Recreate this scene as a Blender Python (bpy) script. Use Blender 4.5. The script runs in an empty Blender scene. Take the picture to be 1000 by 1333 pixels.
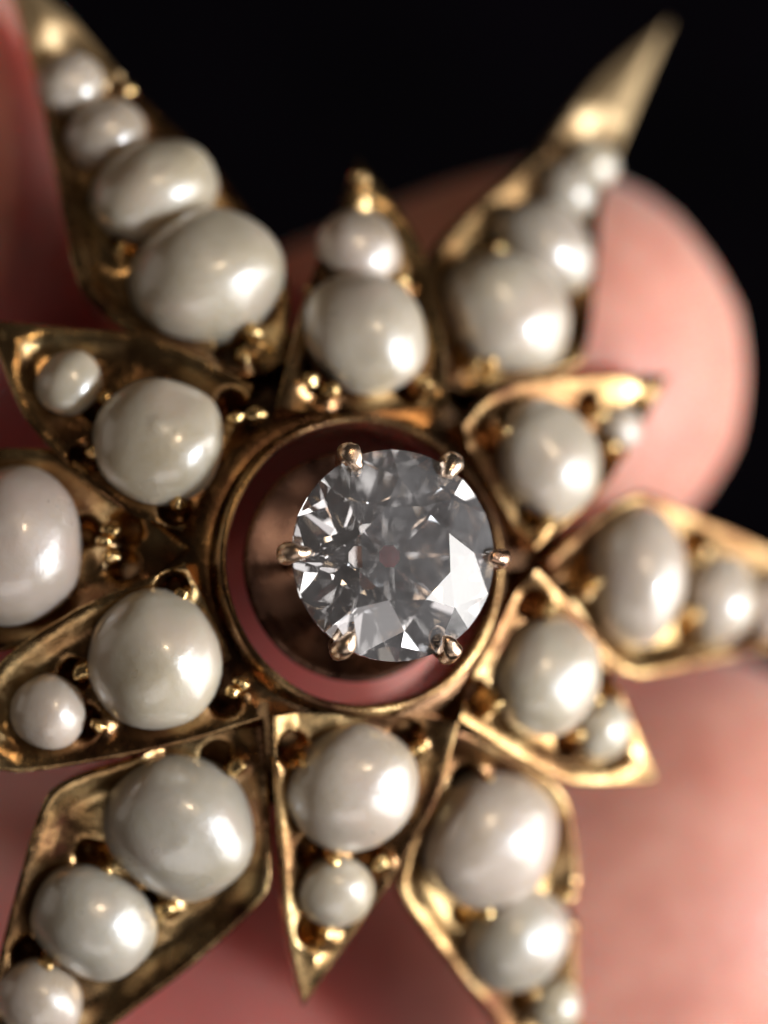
import bpy, bmesh, math, random
from mathutils import Vector, Matrix, noise

S = 0.001                       # everything below is written in millimetres
rnd = random.Random(7)
sc = bpy.context.scene
col = sc.collection

# ------------------------------------------------------------------ camera
CAM_D = 80.0
cam_d = bpy.data.cameras.new('camera')
cam = bpy.data.objects.new('camera', cam_d)
col.objects.link(cam)
cam.location = (0, 0, CAM_D * S)
cam_d.sensor_fit = 'HORIZONTAL'
cam_d.sensor_width = 36.0
cam_d.lens = 144.0
cam_d.clip_start = 0.002
cam_d.clip_end = 10.0
cam_d.dof.use_dof = True
cam_d.dof.focus_distance = 0.0772
cam_d.dof.aperture_fstop = 28.0
cam_d.dof.aperture_blades = 0
sc.camera = cam

# ------------------------------------------------------------------ room light
world = bpy.data.worlds.new('World')
sc.world = world
world.use_nodes = True
bg = world.node_tree.nodes['Background']
bg.inputs['Color'].default_value = (1.0, 0.86, 0.76, 1)
bg.inputs['Strength'].default_value = 0.028


def lamp(name, direction, dist, size, power, color, shape='DISK', size_y=None):
    ld = bpy.data.lights.new(name, 'AREA')
    ld.shape = shape
    ld.size = size * S
    if size_y:
        ld.size_y = size_y * S
    ld.energy = power
    ld.color = color
    o = bpy.data.objects.new(name, ld)
    col.objects.link(o)
    d = Vector(direction).normalized()
    o.location = d * dist * S
    o.rotation_euler = d.to_track_quat('Z', 'Y').to_euler()
    return o


def dirn(right, up):            # degrees to the right of / above the line to the camera
    a, b = math.radians(right), math.radians(up)
    return (math.sin(a) * math.cos(b), math.sin(b), math.cos(a) * math.cos(b))


lamp('window_light', dirn(81, -13), 110, 99, 0.155, (1.0, 0.975, 0.94), 'RECTANGLE', 99)
lamp('cool_lamp', dirn(57, -9), 150, 15, 0.235, (0.86, 0.93, 1.0))
lamp('warm_lamp', dirn(23, 24), 300, 36, 0.11, (1.0, 0.74, 0.48))
lamp('lower_fill', dirn(12, -50), 300, 220, 0.11, (1.0, 0.95, 0.93), 'RECTANGLE', 130)  # added fill from below to brighten the diamond, no known source
lamp('far_lamp', dirn(-78, 16), 320, 170, 0.04, (1.0, 0.90, 0.78), 'RECTANGLE', 170)

sc.view_settings.view_transform = 'Standard'
sc.view_settings.look = 'None'
sc.view_settings.gamma = 1.0
sc.view_settings.exposure = 0.0
sc.view_settings.use_curve_mapping = False
cy = sc.cycles
cy.max_bounces = 20
cy.transmission_bounces = 18
cy.glossy_bounces = 8
cy.diffuse_bounces = 4
cy.caustics_reflective = False
cy.caustics_refractive = False
cy.sample_clamp_indirect = 6.0
cy.use_denoising = True


# ------------------------------------------------------------------ materials
def mat(name):
    m = bpy.data.materials.new(name)
    m.use_nodes = True
    nt = m.node_tree
    return m, nt, nt.nodes['Principled BSDF']


def node(nt, kind, **kw):
    n = nt.nodes.new(kind)
    for k, v in kw.items():
        setattr(n, k, v)
    return n


def tex_noise(nt, scale, detail=4.0, rough=0.55, vec=None):
    n = node(nt, 'ShaderNodeTexNoise')
    n.inputs['Scale'].default_value = scale
    n.inputs['Detail'].default_value = detail
    n.inputs['Roughness'].default_value = rough
    if vec:
        nt.links.new(vec, n.inputs['Vector'])
    return n


def ramp(nt, fac, stops):
    r = node(nt, 'ShaderNodeValToRGB')
    while len(r.color_ramp.elements) < len(stops):
        r.color_ramp.elements.new(0.5)
    for e, (p, c) in zip(r.color_ramp.elements, stops):
        e.position = p
        e.color = (*c, 1) if len(c) == 3 else c
    nt.links.new(fac, r.inputs['Fac'])
    return r


def bump(nt, height, dist, strength, bsdf, sock='Normal'):
    b = node(nt, 'ShaderNodeBump')
    b.inputs['Distance'].default_value = dist
    b.inputs['Strength'].default_value = strength
    nt.links.new(height, b.inputs['Height'])
    nt.links.new(b.outputs['Normal'], bsdf.inputs[sock])
    return b


def coords(nt, randomise=False):
    tc = node(nt, 'ShaderNodeTexCoord')
    if not randomise:
        return tc.outputs['Object']
    oi = node(nt, 'ShaderNodeObjectInfo')
    ad = node(nt, 'ShaderNodeVectorMath', operation='ADD')
    nt.links.new(tc.outputs['Object'], ad.inputs[0])
    nt.links.new(oi.outputs['Random'], ad.inputs[1])
    return ad.outputs['Vector']


def make_gold(name, lo, hi, tarnish, r0, r1, worn=0.0, points=False):
    m, nt, b = mat(name)
    v = coords(nt)
    b.inputs['Metallic'].default_value = 1.0
    n1 = tex_noise(nt, 520.0, 4, 0.55, v)
    c = ramp(nt, n1.outputs['Fac'], [(0.34, tarnish), (0.48, lo), (0.70, hi)])
    n4 = tex_noise(nt, 230.0, 4, 0.6, v)
    k = ramp(nt, n4.outputs['Fac'], [(0.42, (worn,) * 3), (0.60, (0.0,) * 3)])
    mx = node(nt, 'ShaderNodeMix', data_type='RGBA')
    nt.links.new(k.outputs['Color'], mx.inputs['Factor'])
    nt.links.new(c.outputs['Color'], mx.inputs['A'])
    mx.inputs['B'].default_value = (*tarnish, 1)
    colour = mx.outputs['Result']
    n2 = tex_noise(nt, 1500.0, 4, 0.6, v)
    r = ramp(nt, n2.outputs['Fac'], [(0.3, (r0,) * 3), (0.7, (r1,) * 3)])
    rough = r.outputs['Color']
    if points:                                   # long points made matt and paler, standing in for light caught there
        sx = node(nt, 'ShaderNodeSeparateXYZ')
        nt.links.new(v, sx.inputs[0])
        mr = node(nt, 'ShaderNodeMapRange', interpolation_type='SMOOTHSTEP')
        nt.links.new(sx.outputs['X'], mr.inputs['Value'])
        mr.inputs['From Min'].default_value = 10.5 * S
        mr.inputs['From Max'].default_value = 13.5 * S
        m1 = node(nt, 'ShaderNodeMix', data_type='RGBA')
        m2 = node(nt, 'ShaderNodeMix', data_type='RGBA')
        for mm, src, dst in ((m1, colour, (0.80, 0.59, 0.34, 1)), (m2, rough, (0.55, 0.55, 0.55, 1))):
            nt.links.new(mr.outputs['Result'], mm.inputs['Factor'])
            nt.links.new(src, mm.inputs['A'])
            mm.inputs['B'].default_value = dst
        colour, rough = m1.outputs['Result'], m2.outputs['Result']
    nt.links.new(colour, b.inputs['Base Color'])
    nt.links.new(rough, b.inputs['Roughness'])
    n3 = tex_noise(nt, 3200.0, 5, 0.7, v)
    bump(nt, n3.outputs['Fac'], 0.00006, 0.4, b)
    return m


GOLD = make_gold('antique_gold', (0.47, 0.275, 0.115), (0.86, 0.61, 0.295), (0.12, 0.048, 0.026), 0.16, 0.31, 0.65, True)
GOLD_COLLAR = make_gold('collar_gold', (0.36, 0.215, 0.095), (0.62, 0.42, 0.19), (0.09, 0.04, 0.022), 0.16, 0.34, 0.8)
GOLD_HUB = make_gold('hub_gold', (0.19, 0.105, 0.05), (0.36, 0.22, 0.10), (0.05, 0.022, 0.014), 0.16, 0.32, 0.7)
GOLD_BEAD = make_gold('bead_gold', (0.84, 0.58, 0.26), (0.92, 0.68, 0.36), (0.6, 0.36, 0.14), 0.18, 0.34)
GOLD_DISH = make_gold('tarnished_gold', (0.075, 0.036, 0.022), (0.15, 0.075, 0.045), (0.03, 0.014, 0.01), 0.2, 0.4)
GOLD_CLAW = make_gold('rose_gold', (0.80, 0.58, 0.42), (0.92, 0.74, 0.58), (0.5, 0.3, 0.2), 0.2, 0.34)

# pearl: milky body, soft surface lustre and a thin clear outer nacre
PEARL, nt, b = mat('pearl')
v = coords(nt, True)
oi = node(nt, 'ShaderNodeObjectInfo')
tint = ramp(nt, oi.outputs['Random'], [(0.0, (0.52, 0.43, 0.31)), (0.35, (0.52, 0.46, 0.37)), (0.65, (0.53, 0.43, 0.37)), (1.0, (0.43, 0.39, 0.325))])
n = tex_noise(nt, 480.0, 4, 0.55, v)
c = ramp(nt, n.outputs['Fac'], [(0.30, (0.80, 0.76, 0.66)), (0.5, (0.95, 0.94, 0.92)), (0.70, (1.0, 0.93, 0.92))])
mx = node(nt, 'ShaderNodeMix', data_type='RGBA', blend_type='MULTIPLY')
mx.inputs['Factor'].default_value = 1.0
nt.links.new(tint.outputs['Color'], mx.inputs['A'])
nt.links.new(c.outputs['Color'], mx.inputs['B'])
nt.links.new(mx.outputs['Result'], b.inputs['Base Color'])
rr = tex_noise(nt, 700.0, 3, 0.5, v)
rg = ramp(nt, rr.outputs['Fac'], [(0.3, (0.26,) * 3), (0.7, (0.40,) * 3)])
nt.links.new(rg.outputs['Color'], b.inputs['Roughness'])
b.inputs['IOR'].default_value = 2.05
b.inputs['Subsurface Weight'].default_value = 0.8
b.inputs['Subsurface Radius'].default_value = (1.0, 0.8, 0.58)
b.inputs['Subsurface Scale'].default_value = 0.0009
b.inputs['Sheen Weight'].default_value = 0.12
b.inputs['Sheen Roughness'].default_value = 0.45
b.inputs['Sheen Tint'].default_value = (1.0, 0.9, 0.75, 1)
b.inputs['Coat Weight'].default_value = 0.65
b.inputs['Coat Roughness'].default_value = 0.055
b.inputs['Coat IOR'].default_value = 1.55
n = tex_noise(nt, 900.0, 4, 0.6, v)
bump(nt, n.outputs['Fac'], 0.0001, 0.35, b)

DIAMOND, nt, b = mat('diamond')
nt.nodes.remove(b)
g = node(nt, 'ShaderNodeBsdfGlass')
g.inputs['IOR'].default_value = 2.417
g.inputs['Roughness'].default_value = 0.0
g.inputs['Color'].default_value = (0.99, 0.985, 0.985, 1)
prev = g.outputs[0]
film = node(nt, 'ShaderNodeBsdfDiffuse')          # finger grease and dust, plus a pale veil painted for the stone's reflected light
film.inputs['Color'].default_value = (0.80, 0.77, 0.78, 1)
v = coords(nt)
n = tex_noise(nt, 520.0, 6, 0.65, v)
k = ramp(nt, n.outputs['Fac'], [(0.35, (0.035,) * 3), (0.7, (0.13,) * 3)])
geo = node(nt, 'ShaderNodeNewGeometry')           # the film lies on the outside of the stone only
out_ = node(nt, 'ShaderNodeMath', operation='SUBTRACT')
out_.inputs[0].default_value = 1.0
nt.links.new(geo.outputs['Backfacing'], out_.inputs[1])
fm = node(nt, 'ShaderNodeMath', operation='MULTIPLY')
nt.links.new(out_.outputs[0], fm.inputs[0])
nt.links.new(k.outputs['Color'], fm.inputs[1])
ms = node(nt, 'ShaderNodeMixShader')
nt.links.new(fm.outputs[0], ms.inputs[0])
nt.links.new(prev, ms.inputs[1])
nt.links.new(film.outputs[0], ms.inputs[2])
nt.links.new(ms.outputs[0], nt.nodes['Material Output'].inputs['Surface'])

SKIN, nt, b = mat('skin')
v = coords(nt)
n = tex_noise(nt, 210.0, 6, 0.68, v)
c = ramp(nt, n.outputs['Fac'], [(0.3, (0.51, 0.195, 0.145)), (0.5, (0.61, 0.275, 0.205)), (0.7, (0.69, 0.355, 0.275))])
prev = c.outputs['Color']
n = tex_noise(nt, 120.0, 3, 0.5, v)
for centre, reach, amount in (((-7, -1, -9), 11.0, 0.8), ((-5, -14.5, -9), 9.5, 0.6), ((-12, 8, -4), 9.0, 0.3)):   # deep red of shaded skin painted into the colour as soft patches
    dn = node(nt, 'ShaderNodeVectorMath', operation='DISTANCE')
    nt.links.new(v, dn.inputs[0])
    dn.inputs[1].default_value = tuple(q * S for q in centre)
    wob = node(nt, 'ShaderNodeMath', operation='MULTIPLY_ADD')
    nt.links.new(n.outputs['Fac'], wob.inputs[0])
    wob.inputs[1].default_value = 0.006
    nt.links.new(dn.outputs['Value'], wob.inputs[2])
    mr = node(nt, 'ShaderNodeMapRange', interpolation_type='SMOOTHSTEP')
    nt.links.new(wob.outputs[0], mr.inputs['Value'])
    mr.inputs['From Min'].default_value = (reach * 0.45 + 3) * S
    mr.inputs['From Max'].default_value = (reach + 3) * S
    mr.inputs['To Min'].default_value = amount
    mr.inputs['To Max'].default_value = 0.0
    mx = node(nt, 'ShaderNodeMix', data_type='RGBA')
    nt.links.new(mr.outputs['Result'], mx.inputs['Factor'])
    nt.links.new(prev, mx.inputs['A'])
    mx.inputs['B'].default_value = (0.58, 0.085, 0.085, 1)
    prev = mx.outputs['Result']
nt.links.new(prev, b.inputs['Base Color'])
b.inputs['Roughness'].default_value = 0.55
b.inputs['Specular IOR Level'].default_value = 0.6
b.inputs['Sheen Weight'].default_value = 0.15
b.inputs['Sheen Roughness'].default_value = 0.5
b.inputs['Subsurface Weight'].default_value = 1.0
b.inputs['Subsurface Radius'].default_value = (1.0, 0.2, 0.14)
b.inputs['Subsurface Scale'].default_value = 0.0045
w = node(nt, 'ShaderNodeTexWave')
w.inputs['Scale'].default_value = 900.0
w.inputs['Distortion'].default_value = 6.0
w.inputs['Detail'].default_value = 2.0
w.inputs['Detail Scale'].default_value = 0.4
nt.links.new(v, w.inputs['Vector'])
bump(nt, w.outputs['Fac'], 0.00005, 0.2, b)

CLOTH, nt, b = mat('backdrop_black')
v = coords(nt)
n = tex_noise(nt, 60.0, 5, 0.6, v)
c = ramp(nt, n.outputs['Fac'], [(0.3, (0.0012, 0.0010, 0.0014)), (0.7, (0.004, 0.0025, 0.005))])
nt.links.new(c.outputs['Color'], b.inputs['Base Color'])
b.inputs['Roughness'].default_value = 0.95
b.inputs['Specular IOR Level'].default_value = 0.05


# ------------------------------------------------------------------ mesh helpers
def link(name, me, m=None, parent=None, smooth=True):
    if m:
        me.materials.append(m)
    if smooth:
        me.polygons.foreach_set('use_smooth', [True] * len(me.polygons))
    o = bpy.data.objects.new(name, me)
    col.objects.link(o)
    if parent:
        o.parent = parent
    return o


def mesh(name, verts, faces):
    me = bpy.data.meshes.new(name)
    me.from_pydata([tuple(c * S for c in p) for p in verts], [], faces)
    me.update()
    return me


def lathe(name, profile, seg=96, wob=0.0, closed=True):
    vs, fs = [], []
    k = len(profile)
    for i in range(seg):
        a = 2 * math.pi * i / seg
        for j, (r, z) in enumerate(profile):
            q = 1 + wob * noise.noise(Vector((math.cos(a) * 1.7, math.sin(a) * 1.7, j * 0.35)))
            vs.append((r * q * math.cos(a), r * q * math.sin(a), z + wob * 2 * noise.noise(Vector((math.cos(a) * 2.5, math.sin(a) * 2.5, 9 + j * .2)))))
    for i in range(seg):
        i2 = (i + 1) % seg
        for j in range(k if closed else k - 1):
            j2 = (j + 1) % k
            fs.append((i * k + j, i2 * k + j, i2 * k + j2, i * k + j2))
    return mesh(name, vs, fs)


def tube(name, pts, radii, seg=14):
    """a swept tube with rounded ends"""
    P = [Vector(p) for p in pts]
    # resample smoothly (Catmull-Rom)
    Q, R = [], []
    for i in range(len(P) - 1):
        p0, p1, p2, p3 = P[max(i - 1, 0)], P[i], P[i + 1], P[min(i + 2, len(P) - 1)]
        for s in range(5):
            t = s / 5
            Q.append(0.5 * ((2 * p1) + (p2 - p0) * t + (2 * p0 - 5 * p1 + 4 * p2 - p3) * t * t + (3 * p1 - p0 - 3 * p2 + p3) * t ** 3))
            R.append(radii[i] * (1 - t) + radii[i + 1] * t)
    Q.append(P[-1]); R.append(radii[-1])
    d0, d1 = (Q[0] - Q[1]).normalized(), (Q[-1] - Q[-2]).normalized()
    pre = [(Q[0] + d0 * R[0] * s, R[0] * math.sqrt(max(1 - s * s, 0.002))) for s in (0.98, 0.8, 0.45)]
    post = [(Q[-1] + d1 * R[-1] * s, R[-1] * math.sqrt(max(1 - s * s, 0.002))) for s in (0.45, 0.8, 0.98)]
    L = pre + list(zip(Q, R)) + post
    vs, fs = [], []
    ref = Vector((0.3, 0.2, 1)).normalized()
    for i, (p, r) in enumerate(L):
        d = (L[min(i + 1, len(L) - 1)][0] - L[max(i - 1, 0)][0]).normalized()
        x = ref - d * ref.dot(d)
        x.normalize()
        ref = x
        y = d.cross(x)
        for k in range(seg):
            a = 2 * math.pi * k / seg
            vs.append(p + (x * math.cos(a) + y * math.sin(a)) * r)
    for i in range(len(L) - 1):
        for k in range(seg):
            k2 = (k + 1) % seg
            fs.append((i * seg + k, i * seg + k2, (i + 1) * seg + k2, (i + 1) * seg + k))
    fs.append(tuple(range(seg))[::-1])
    fs.append(tuple((len(L) - 1) * seg + k for k in range(seg)))
    return mesh(name, vs, fs)


def ellipsoid(name, a, b, h, seg=40, rings=24, lump=0.0, seed=0.0):
    vs, fs = [(0, 0, h)], []
    for i in range(1, rings):
        t = math.pi * i / rings
        for k in range(seg):
            p = 2 * math.pi * k / seg
            n = Vector((math.sin(t) * math.cos(p), math.sin(t) * math.sin(p), math.cos(t)))
            q = 1 + lump * noise.noise(n * 1.3 + Vector((seed, seed * .7, 0)))
            vs.append((n.x * a * q, n.y * b * q, n.z * h * q))
    vs.append((0, 0, -h))
    for k in range(seg):
        k2 = (k + 1) % seg
        fs.append((0, 1 + k, 1 + k2))
        for i in range(rings - 2):
            o = 1 + i * seg
            fs.append((o + k, o + seg + k, o + seg + k2, o + k2))
        o = 1 + (rings - 2) * seg
        fs.append((o + k, len(vs) - 1, o + k2))
    return mesh(name, vs, fs)


# ------------------------------------------------------------------ ground
def cloth():
    N, W = 60, 900.0
    vs, fs = [], []
    for j in range(N + 1):
        for i in range(N + 1):
            x, y = (i / N - .5) * W, (j / N - .5) * W
            vs.append((x, y, -190 + 6 * noise.noise(Vector((x * .012, y * .012, 3)))))
    for j in range(N):
        for i in range(N):
            a = j * (N + 1) + i
            fs.append((a, a + 1, a + N + 2, a + N + 1))
    o = link('dark_backdrop', mesh('dark_backdrop', vs, fs), CLOTH)  # near-black sheet added so the background stays dark under the ambient light
    o['label'] = 'black cloth backdrop added far below the hand, out of focus'
    o['category'] = 'cloth'
    o['kind'] = 'structure'


cloth()


# ------------------------------------------------------------------ hand
def hand():
    bm = bmesh.new()

    def chain(pts):
        for (p, r), (q, s) in zip(pts[:-1], pts[1:]):
            p, q = Vector(p), Vector(q)
            n = max(2, int((q - p).length / 1.6))
            for i in range(n + 1):
                t = i / n
                bmesh.ops.create_icosphere(bm, subdivisions=2, radius=(r + (s - r) * t) * S,
                                           matrix=Matrix.Translation((p.lerp(q, t)) * S))
    chain(FOREFINGER)
    chain(MIDDLE)
    chain(RING)
    chain(LITTLE)
    chain(THUMB)
    for k in PALM:
        chain(k)
    me = bpy.data.meshes.new('hand')
    bm.to_mesh(me)
    bm.free()
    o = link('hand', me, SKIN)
    md = o.modifiers.new('remesh', 'REMESH')
    md.mode = 'VOXEL'
    md.voxel_size = 0.0009
    md = o.modifiers.new('smooth', 'SMOOTH')
    md.iterations = 24
    md.factor = 0.5
    dg = bpy.context.evaluated_depsgraph_get()
    me2 = bpy.data.meshes.new_from_object(o.evaluated_get(dg))
    o.modifiers.clear()
    o.data = me2
    bpy.data.meshes.remove(me)
    me2.polygons.foreach_set('use_smooth', [True] * len(me2.polygons))
    if not me2.materials:
        me2.materials.append(SKIN)
    o['label'] = 'bare hand holding the brooch across its fingertips, pink skin out of focus'
    o['category'] = 'hand'


FOREFINGER = [((-56, -12, -30), 10.5), ((-30, -10, -25), 8.8), ((-27, -9.6, -24.4), 9.2), ((-12, -4, -16.5), 7.6), ((-3, 0.4, -14), 7.5), ((4.6, 4.2, -13.2), 6.9)]
MIDDLE = [((-54, -30, -32), 10.8), ((-30, -20, -24), 9.2), ((-10, -14.6, -17.5), 8.6), ((0, -13.0, -15.6), 8.6), ((8.4, -11.9, -14.8), 8.5)]
RING = [((-57, -47, -32), 10.2), ((-30, -40, -30), 8.8), ((-10, -36, -27), 8.0), ((2, -34, -25), 7.3)]
LITTLE = [((-62, -63, -30), 9.0), ((-40, -58, -28), 7.6), ((-24, -54, -26), 6.8), ((-14, -51, -25), 6.0)]
THUMB = [((-92, -34, -30), 14), ((-64, 4, -27), 11.5), ((-40, 14, -16), 9.2), ((-25, 12.2, -11), 7.8), ((-13.6, 10.2, -9.8), 6.6)]
PALM = [[((-104, -46, -32), 15), ((-56, -12, -30), 10.5)], [((-106, -50, -34), 15), ((-54, -30, -32), 10.8)],
        [((-106, -56, -34), 15), ((-57, -47, -32), 10.2)], [((-106, -62, -33), 14), ((-62, -63, -30), 9.0)],
        [((-92, -34, -30), 14), ((-56, -12, -30), 11)], [((-62, -18, -31), 10.5), ((-66, -58, -31), 10)],
        [((-106, -46, -33), 15), ((-106, -62, -33), 14)],
        [((-106, -50, -33), 16), ((-175, -80, -36), 19)], [((-106, -60, -33), 16), ((-178, -92, -36), 19)]]
hand()

# ------------------------------------------------------------------ brooch
# each ray: kind, bearing in degrees, outline, pearls (along, across, half length, half width), beads (bead, drilled pit);
# measured along and across the ray's own sloping plane, in mm
RAYS = [
    ('short', 85,
     [[-0.13,2.58],[1.04,2.26],[3.57,1.53],[5.85,0.53],[7.92,-0.21],[5.79,-1.66],[3.45,-2.23],[0.52,-2.24]],
     [[2.453,-0.056,1.773,1.732],[5.043,-0.056,1.086,1.198]],
     [[1.08,-1.63,1.01,-1.27],[4.14,-1.2,4.47,-0.93],[3.57,1.39,4.51,0.66],[0.76,1.62,1.25,1.37],[0.5,1.08,0.91,1.3],[7.35,-0.14,99,0]]),
    ('short', 25,
     [[0.24,2.21],[1.71,2.57],[3.45,2.34],[5.87,1.55],[8.14,0.67],[5.02,-0.81],[3.24,-1.39],[0.75,-1.76]],
     [[2.572,0.228,1.536,1.671],[5.618,0.041,0.628,0.653]],
     [[1.45,1.45,1.17,1.55],[1.45,-1.33,1.4,-0.89],[4.89,0.67,5.02,0.9],[4.82,-0.28,4.82,-0.43]]),
    ('short', -35,
     [[0.07,2.73],[1.66,2.64],[3.06,2.4],[4.9,1.65],[7.38,0.51],[4.82,-1.19],[2.66,-1.65],[0.51,-1.93]],
     [[2.28,0.663,1.549,1.661],[4.881,0.606,0.797,0.866]],
     [[1.04,2.08,0.79,1.94],[1.2,-0.95,0.87,-0.99],[4.12,-0.0,4.17,-0.19],[3.94,1.13,4.22,1.51]]),
    ('short', -95,
     [[-0.08,2.9],[2.05,2.66],[4.12,1.9],[5.99,0.92],[8.02,-0.13],[5.65,-0.99],[2.73,-1.7],[0.1,-2.27]],
     [[1.941,0.288,1.693,1.743],[4.792,0.285,0.971,1.011]],
     [[0.69,1.89,0.51,1.63],[1.27,-1.17,1.01,-1.49],[3.89,0.04,3.82,-0.48],[3.9,1.4,3.9,1.13],[5.96,0.2,5.88,-0.21]]),
    ('short', -155,
     [[0.29,2.41],[2.32,2.1],[4.08,1.69],[6.54,0.91],[7.95,-0.23],[5.65,-1.82],[3.29,-2.21],[0.31,-2.07]],
     [[2.101,-0.142,1.745,1.818],[5.119,-0.121,0.949,0.978]],
     [[0.69,-1.39,0.87,-1.63],[0.58,1.5,0.9,1.6],[4.05,0.78,4.39,0.54],[0.28,1.38,0.44,1.16],[3.79,-0.74,4.11,-0.68]]),
    ('short', 145,
     [[0.46,1.99],[1.84,2.3],[3.74,2.06],[5.62,1.51],[7.91,-0.19],[5.92,-1.16],[3.9,-2.08],[1.0,-2.32]],
     [[2.258,0.245,1.703,1.723],[5.123,0.105,0.846,0.903]],
     [[0.94,1.45,0.94,1.61],[0.86,-1.34,1.25,-1.59],[0.49,-1.69,0.49,-2.06],[3.53,1.41,3.65,1.62],[4.02,-0.01,4.17,0.21]]),
    ('long', 115,
     [[1.82,0.33],[3.89,2.17],[6.04,2.92],[9.05,1.94],[12.22,0.83],[15.72,-0.14],[13.49,-0.98],[10.72,-1.42],[7.4,-2.21],[3.88,-2.19],[1.73,-0.84]],
     [[4.87,-0.294,1.916,2.134],[7.764,-0.295,1.499,1.788],[9.897,-0.027,1.004,1.132],[11.705,0.103,0.955,0.956]],
     [[2.75,-0.46,3.12,-0.06],[2.27,0.1,2.59,0.3],[10.85,-1.32,10.88,-1.12],[11.32,0.32,11.39,0.5],[6.53,1.47,6.82,1.05]]),
    ('long', 55,
     [[1.62,0.48],[3.66,1.75],[5.25,2.56],[7.95,1.97],[10.57,1.21],[14.56,0.53],[18.05,-0.6],[14.59,-0.81],[10.7,-1.14],[8.33,-1.93],[5.26,-2.69],[2.59,-0.71]],
     [[5.073,-0.102,1.798,1.955],[7.883,-0.28,1.291,1.569],[10.143,-0.135,0.873,0.893],[11.576,-0.417,0.793,0.808]],
     [[3.38,-0.34,3.44,0.08],[2.81,0.06,3.14,0.34],[7.43,-1.61,7.26,-1.66],[6.76,0.88,7.29,0.87]]),
    ('long', -5,
     [[1.69,0.68],[3.44,2.09],[4.99,2.92],[7.08,2.56],[10.04,1.94],[16.2,0.0],[10.18,-1.05],[5.25,-2.21],[3.78,-1.67],[2.59,-0.52]],
     [[4.999,0.58,1.564,1.982],[8.28,0.267,1.197,1.285],[10.4,0.257,0.907,0.968]],
     [[3.75,0.61,3.23,0.72],[7.24,1.35,7.37,1.66],[7.17,-0.28,7.27,-0.52],[3.35,0.19,3.11,0.28]]),
    ('long', -65,
     [[1.21,0.75],[3.0,2.36],[4.72,3.09],[7.1,2.67],[9.18,1.88],[11.18,1.35],[16.2,0.0],[10.02,-0.87],[6.69,-1.86],[4.48,-2.31],[2.73,-0.86]],
     [[4.619,0.578,1.913,1.968],[7.706,0.418,1.469,1.59],[10.196,0.864,0.785,0.778]],
     [[2.9,0.97,2.79,0.56],[6.49,-0.2,6.31,-0.56],[7.28,2.26,7.73,2.4],[9.34,0.3,9.54,0.21]]),
    ('long', -125,
     [[0.9,0.25],[3.04,2.03],[4.52,3.0],[7.09,2.57],[9.63,1.82],[16.0,0.0],[11.67,-1.01],[8.52,-2.28],[5.46,-3.27],[3.43,-1.95]],
     [[4.364,0.078,1.939,2.023],[7.691,-0.263,1.494,1.725],[10.228,-0.203,1.122,1.18],[11.947,-0.196,0.803,0.799]],
     [[2.14,0.31,2.34,-0.2],[6.28,1.11,6.65,0.67],[6.31,-0.83,6.3,-1.31],[9.31,-0.62,9.4,-1.14]]),
    ('long', 175,
     [[0.58,-0.13],[2.55,-1.47],[4.2,-2.5],[6.78,-2.28],[9.08,-0.97],[16.4,0.0],[8.89,1.71],[6.24,2.88],[4.09,2.48],[2.18,1.3]],
     [[5.055,0.021,1.833,2.113],[7.927,0.276,1.42,1.431],[9.912,0.409,0.887,0.893]],
     [[2.68,-0.18,3.33,-0.45],[2.5,-0.49,2.23,-0.54],[2.5,0.21,2.28,0.37],[6.68,-0.49,6.51,-0.34]]),
]
SLOPE = math.radians(20)
brooch = bpy.data.objects.new('brooch', None)
col.objects.link(brooch)
brooch.location = (-0.6 * S, -1.37 * S, 0)
brooch.rotation_euler = (Matrix.Rotation(math.radians(19), 3, 'Y') @ Matrix.Rotation(math.radians(-6), 3, 'X')).to_euler()
brooch.empty_display_size = 0.005
brooch['label'] = 'antique gold starburst brooch set with pearls around a round diamond'
brooch['category'] = 'brooch'


def resample(side, n):
    P = [Vector(p) for p in side]
    # mild corner rounding
    Q = []
    for i in range(len(P) - 1):
        p0, p1, p2, p3 = P[max(i - 1, 0)], P[i], P[i + 1], P[min(i + 2, len(P) - 1)]
        for s in range(8):
            t = s / 8
            cr = 0.5 * ((2 * p1) + (p2 - p0) * t + (2 * p0 - 5 * p1 + 4 * p2 - p3) * t * t + (3 * p1 - p0 - 3 * p2 + p3) * t ** 3)
            Q.append(cr.lerp(p1.lerp(p2, t), 0.35))
    Q.append(P[-1])
    L = [0.0]
    for a, b_ in zip(Q[:-1], Q[1:]):
        L.append(L[-1] + (b_ - a).length)
    out, j = [], 0
    for i in range(n + 1):
        d = L[-1] * i / n
        while j < len(L) - 2 and L[j + 1] < d:
            j += 1
        t = (d - L[j]) / max(L[j + 1] - L[j], 1e-9)
        out.append(Q[j].lerp(Q[j + 1], t))
    return out


def seg_dist(p, a, b_):
    ab = b_ - a
    t = max(0.0, min(1.0, (p - a).dot(ab) / max(ab.dot(ab), 1e-9)))
    return (p - a - ab * t).length


def sstep(a, b_, x):
    t = max(0.0, min(1.0, (x - a) / (b_ - a)))
    return t * t * (3 - 2 * t)


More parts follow.
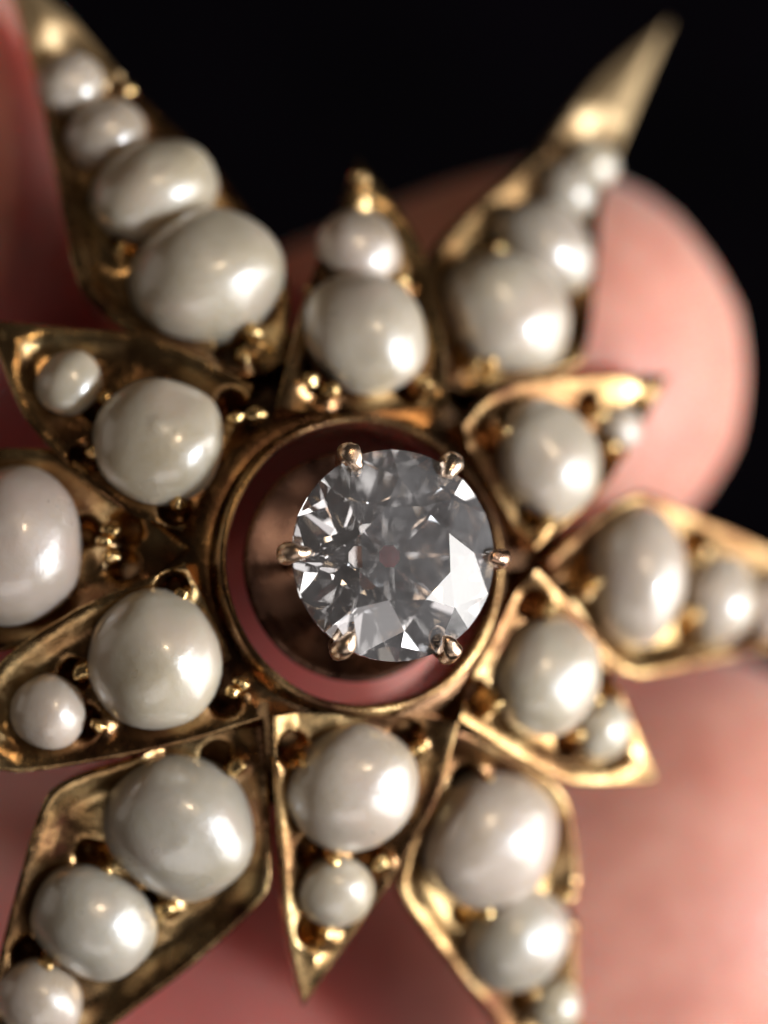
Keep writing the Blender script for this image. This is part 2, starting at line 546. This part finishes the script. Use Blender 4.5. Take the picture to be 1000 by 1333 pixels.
def ray_mesh(kind, outline, pearls, beads, seed):
    tip = max(range(len(outline)), key=lambda i: outline[i][0])
    A, B = outline[:tip + 1], list(reversed(outline[tip:]))
    if sum(p[1] for p in A) < sum(p[1] for p in B):
        A, B = B, A
    NS, NT = (120 if kind == 'long' else 90), 44
    L, Rr = resample(A, NS), resample(B, NS)
    coarseL, coarseR = resample(A, 36), resample(B, 36)
    last = pearls[-1]
    end_u = last[0] + last[2] * 1.05
    vs, fs = [], []
    for i in range(NS + 1):
        for j in range(NT + 1):
            t = 0.5 - 0.5 * math.cos(math.pi * j / NT)
            t = 0.55 * t + 0.45 * j / NT
            p = Rr[i].lerp(L[i], t)
            d = min(min(seg_dist(p, a, b_) for a, b_ in zip(sd[:-1], sd[1:])
                        if abs(a.x - p.x) < 2.5 or abs(b_.x - p.x) < 2.5 or True) for sd in (coarseL, coarseR)) if 0 < j < NT else 0.0
            w = Vector((p.x, p.y, seed * 7.3))
            rim = 0.10 + 0.06 * noise.noise(w * 0.8)
            depth = 0.32 if kind == 'long' else 0.30
            depth *= 1 - 0.75 * sstep(end_u - 0.2, end_u + 0.9, p.x)
            z = -depth * sstep(rim, rim + 0.75, d)
            z -= 0.07 * (1 - sstep(0.0, 0.07, d))                      # rounded outer arris
            if p.x > end_u:                                            # the solid point carries a low ridge
                z += 0.28 * sstep(0.02, 0.7, d) * sstep(end_u, end_u + 1.2, p.x)
            for (bu, bv, pu, pv) in beads:
                q = (p - Vector((pu, pv))).length
                if q < 0.5:
                    z -= 0.75 * (1 - sstep(0.16, 0.5, q))
                q = (p - Vector((bu, bv))).length
                if q < 0.5:
                    z += 0.22 * (1 - sstep(0.05, 0.5, q)) * sstep(0.02, 0.25, d)
            if d > 0.02:
                q = 1 - 0.8 * sstep(end_u, end_u + 1.0, p.x)
                z += q * (0.028 * noise.noise(w * 1.4) + 0.014 * noise.noise(w * 4.2))
            vs.append((p.x, p.y, z))
    W = NT + 1
    for i in range(NS - 1):
        for j in range(NT):
            a = i * W + j
            fs.append((a, a + W, a + W + 1, a + 1))
    # last strip closes on the tip
    tipv = len(vs)
    vs.append((L[-1].x, L[-1].y, -0.05))
    for j in range(NT):
        a = (NS - 1) * W + j
        fs.append((a, tipv, a + 1))
    # side walls down to a slightly smaller underside
    ring = [i * W for i in range(NS)] + [tipv] + [i * W + NT for i in range(NS - 1, -1, -1)] + [j for j in range(NT - 1, 0, -1)]
    cx = sum(vs[k][0] for k in ring) / len(ring)
    cyy = sum(vs[k][1] for k in ring) / len(ring)
    low = []
    for k in ring:
        x, y, z = vs[k]
        low.append(len(vs))
        vs.append((x + (cx - x) * 0.03, y + (cyy - y) * 0.10, -1.35 + 0.5 * sstep(8, 16, x)))
    m = len(ring)
    for k in range(m):
        k2 = (k + 1) % m
        fs.append((ring[k], low[k], low[k2], ring[k2]))
    fs.append(tuple(reversed(low)))
    keep = [p for p in vs]
    me = mesh(kind + '_ray', keep, fs)
    bm = bmesh.new()
    bm.from_mesh(me)
    bmesh.ops.delete(bm, geom=[v_ for v_ in bm.verts if not v_.link_faces], context='VERTS')
    bmesh.ops.recalc_face_normals(bm, faces=bm.faces[:])
    for e in bm.edges:
        if len(e.link_faces) == 2 and e.calc_face_angle(0) > math.radians(50):
            e.smooth = False
    bm.to_mesh(me)
    bm.free()
    return me


for k, (kind, bearing, outline, pearls, beads) in enumerate(RAYS):
    p = math.radians(bearing)
    u = Vector((math.cos(p) * math.cos(SLOPE), math.sin(p) * math.cos(SLOPE), -math.sin(SLOPE)))
    w = Vector((-math.sin(p), math.cos(p), 0))
    nrm = u.cross(w)
    ray = link(kind + '_ray', ray_mesh(kind, outline, pearls, beads, k), GOLD, brooch)
    M = Matrix((u, w, nrm)).transposed().to_4x4()
    M.translation = Vector((4 * math.cos(p), 4 * math.sin(p), 0.15 if kind == 'short' else -0.25)) * S
    ray.matrix_local = M
    for i, (pu, pv, a, b_) in enumerate(pearls):
        h = 0.82 * math.sqrt(a * b_)
        o = link('pearl', ellipsoid('pearl', a * (0.95 if kind == 'long' else 1), b_, h, lump=0.07, seed=k * 3.1 + i), PEARL, ray)
        o.location = (pu * S, pv * S, -0.15 * S)
    for i, (bu, bv, hu, hv) in enumerate(beads):
        r = rnd.uniform(0.17, 0.23)
        near = min(pearls, key=lambda q: (q[0] - bu) ** 2 + (q[1] - bv) ** 2)
        ang = math.atan2(near[1] - bv, near[0] - bu)
        o = link('bead', ellipsoid('bead', r * 1.35, r * rnd.uniform(.85, 1.1), r * rnd.uniform(1.1, 1.5), 16, 10, 0.4, k + i * 2.3), GOLD_BEAD, ray)
        o.location = ((bu + 0.06 * math.cos(ang)) * S, (bv + 0.06 * math.sin(ang)) * S, rnd.uniform(-0.14, 0.0) * S)
        o.rotation_euler = (0, -0.45, ang)

# round collar that the rays spring from: an open tube
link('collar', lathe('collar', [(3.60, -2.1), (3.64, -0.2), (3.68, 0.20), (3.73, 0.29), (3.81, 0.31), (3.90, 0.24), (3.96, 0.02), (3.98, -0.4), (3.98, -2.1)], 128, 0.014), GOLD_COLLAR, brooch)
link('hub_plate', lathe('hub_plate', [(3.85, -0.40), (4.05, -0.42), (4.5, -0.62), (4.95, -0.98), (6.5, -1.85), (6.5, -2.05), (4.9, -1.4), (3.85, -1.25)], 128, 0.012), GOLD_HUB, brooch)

# basket: base dish with an open middle, gallery wire and six claws
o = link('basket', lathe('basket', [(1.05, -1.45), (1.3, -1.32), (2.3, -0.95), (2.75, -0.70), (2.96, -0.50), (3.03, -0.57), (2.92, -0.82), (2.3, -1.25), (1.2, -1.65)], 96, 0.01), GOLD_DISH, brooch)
GH = 2.6          # height of the diamond's girdle
GR = 2.68         # its radius
link('gallery_wire', lathe('gallery_wire', [(1.62 + .13 * math.cos(a * math.pi / 4), 0.55 + .13 * math.sin(a * math.pi / 4)) for a in range(8)], 72), GOLD_CLAW, o)
for k in range(6):
    a = math.radians(-3 + 60 * k + rnd.uniform(-2, 2))
    c_, s_ = math.cos(a), math.sin(a)
    prof = [(1.45, -1.2, .17), (1.62, 0.4, .18), (2.15, 1.5, .19), (2.72, 2.25, .23), (2.83, 2.66, .29), (2.75, 2.96, .29), (2.50, 3.06, .18)]
    f, lean = rnd.uniform(0.82, 1.05), rnd.uniform(-0.12, 0.12)      # each claw worn down differently
    pts = [(r * c_ - lean * s_ * (z > 2), r * s_ + lean * c_ * (z > 2), z + (rnd.uniform(-.06, .05) if z > 2 else 0)) for r, z, q in prof]
    me = tube('claw', pts, [q * (f * rnd.uniform(.88, 1.1) if z > 2 else 1) for r, z, q in prof])
    for vv in me.vertices:
        if vv.co.z > 2 * S:
            vv.co += Vector((1, 1, 1)) * 0.05 * S * noise.noise(vv.co * 3800 + Vector((k, 0, 0)))
            vv.co.z = min(vv.co.z, (3.22 + 0.03 * math.sin(k * 2.1)) * S)          # flattened top
    link('claw', me, GOLD_CLAW, o)


# ------------------------------------------------------------------ old-cut diamond
def diamond():
    R = GR
    th = 0.035 * R                # girdle thickness
    zt, rt = 0.36 * R, 0.47 * R  # table
    zc, rc = -0.86 * R, 0.11 * R  # culet facet
    rs = 0.72 * R                # star points
    rp = 0.60 * R                 # tips of the lower halves
    A8 = [math.radians(45 * k) for k in range(8)]
    h = math.radians(22.5)

    def P(r, a, z):
        return (r * math.cos(a), r * math.sin(a), z)
    zs = zt + (rs * math.cos(h) - rt) * (th - zt) / (R - rt)
    zp = zc + (rp * math.cos(h) - rc) * (-th - zc) / (R - rc)
    vs, fs, idx = [], [], {}

    def V(p):
        key = tuple(round(c, 4) for c in p)
        if key not in idx:
            idx[key] = len(vs)
            vs.append(p)
        return idx[key]
    NA = 4

    def arc(apex, a0, a1, z0):
        g0, g1 = Vector(P(R, a0, z0)), Vector(P(R, a1, z0))
        n_ = (g0 - apex).cross(g1 - apex)
        out = []
        for i in range(NA + 1):
            a = a0 + (a1 - a0) * i / NA
            x, y = R * math.cos(a), R * math.sin(a)
            out.append((x, y, apex.z - (n_.x * (x - apex.x) + n_.y * (y - apex.y)) / n_.z))
        return out
    fs.append([V(P(rt, a, zt)) for a in A8])
    fs.append([V(P(rc, a, zc)) for a in reversed(A8)])
    for a in A8:
        s0, s1 = Vector(P(rs, a - h, zs)), Vector(P(rs, a + h, zs))
        fs.append([V(P(rt, a, zt)), V(tuple(s0)), V(P(R, a, th)), V(tuple(s1))])                       # kite
        fs.append([V(P(rt, a, zt)), V(tuple(s1)), V(P(rt, a + 2 * h, zt))])                            # star
        up1 = arc(s1, a, a + h, th)
        up2 = arc(s1, a + h, a + 2 * h, th)
        fs.append([V(tuple(s1))] + [V(q) for q in up1])
        fs.append([V(tuple(s1))] + [V(q) for q in up2])
        q0, q1 = Vector(P(rp, a - h, zp)), Vector(P(rp, a + h, zp))
        fs.append([V(P(rc, a, zc)), V(tuple(q1)), V(P(R, a, -th)), V(tuple(q0))])                      # pavilion main
        lo1 = arc(q1, a, a + h, -th)
        lo2 = arc(q1, a + h, a + 2 * h, -th)
        fs.append([V(tuple(q1))] + [V(q) for q in reversed(lo1)])
        fs.append([V(tuple(q1))] + [V(q) for q in reversed(lo2)])
        fs.append([V(P(rc, a, zc)), V(P(rc, a + 2 * h, zc)), V(tuple(q1))])
        for up, lo in ((up1, lo1), (up2, lo2)):
            for i in range(NA):
                fs.append([V(up[i]), V(lo[i]), V(lo[i + 1]), V(up[i + 1])])
    me = mesh('diamond', vs, fs)
    bm = bmesh.new()
    bm.from_mesh(me)
    bmesh.ops.recalc_face_normals(bm, faces=bm.faces[:])
    bm.to_mesh(me)
    bm.free()
    o = link('diamond', me, DIAMOND, brooch, smooth=False)
    o.location = (0, 0, GH * S)
    o.rotation_euler = (math.radians(1.5), math.radians(-1.0), math.radians(23))
    return o


diamond()
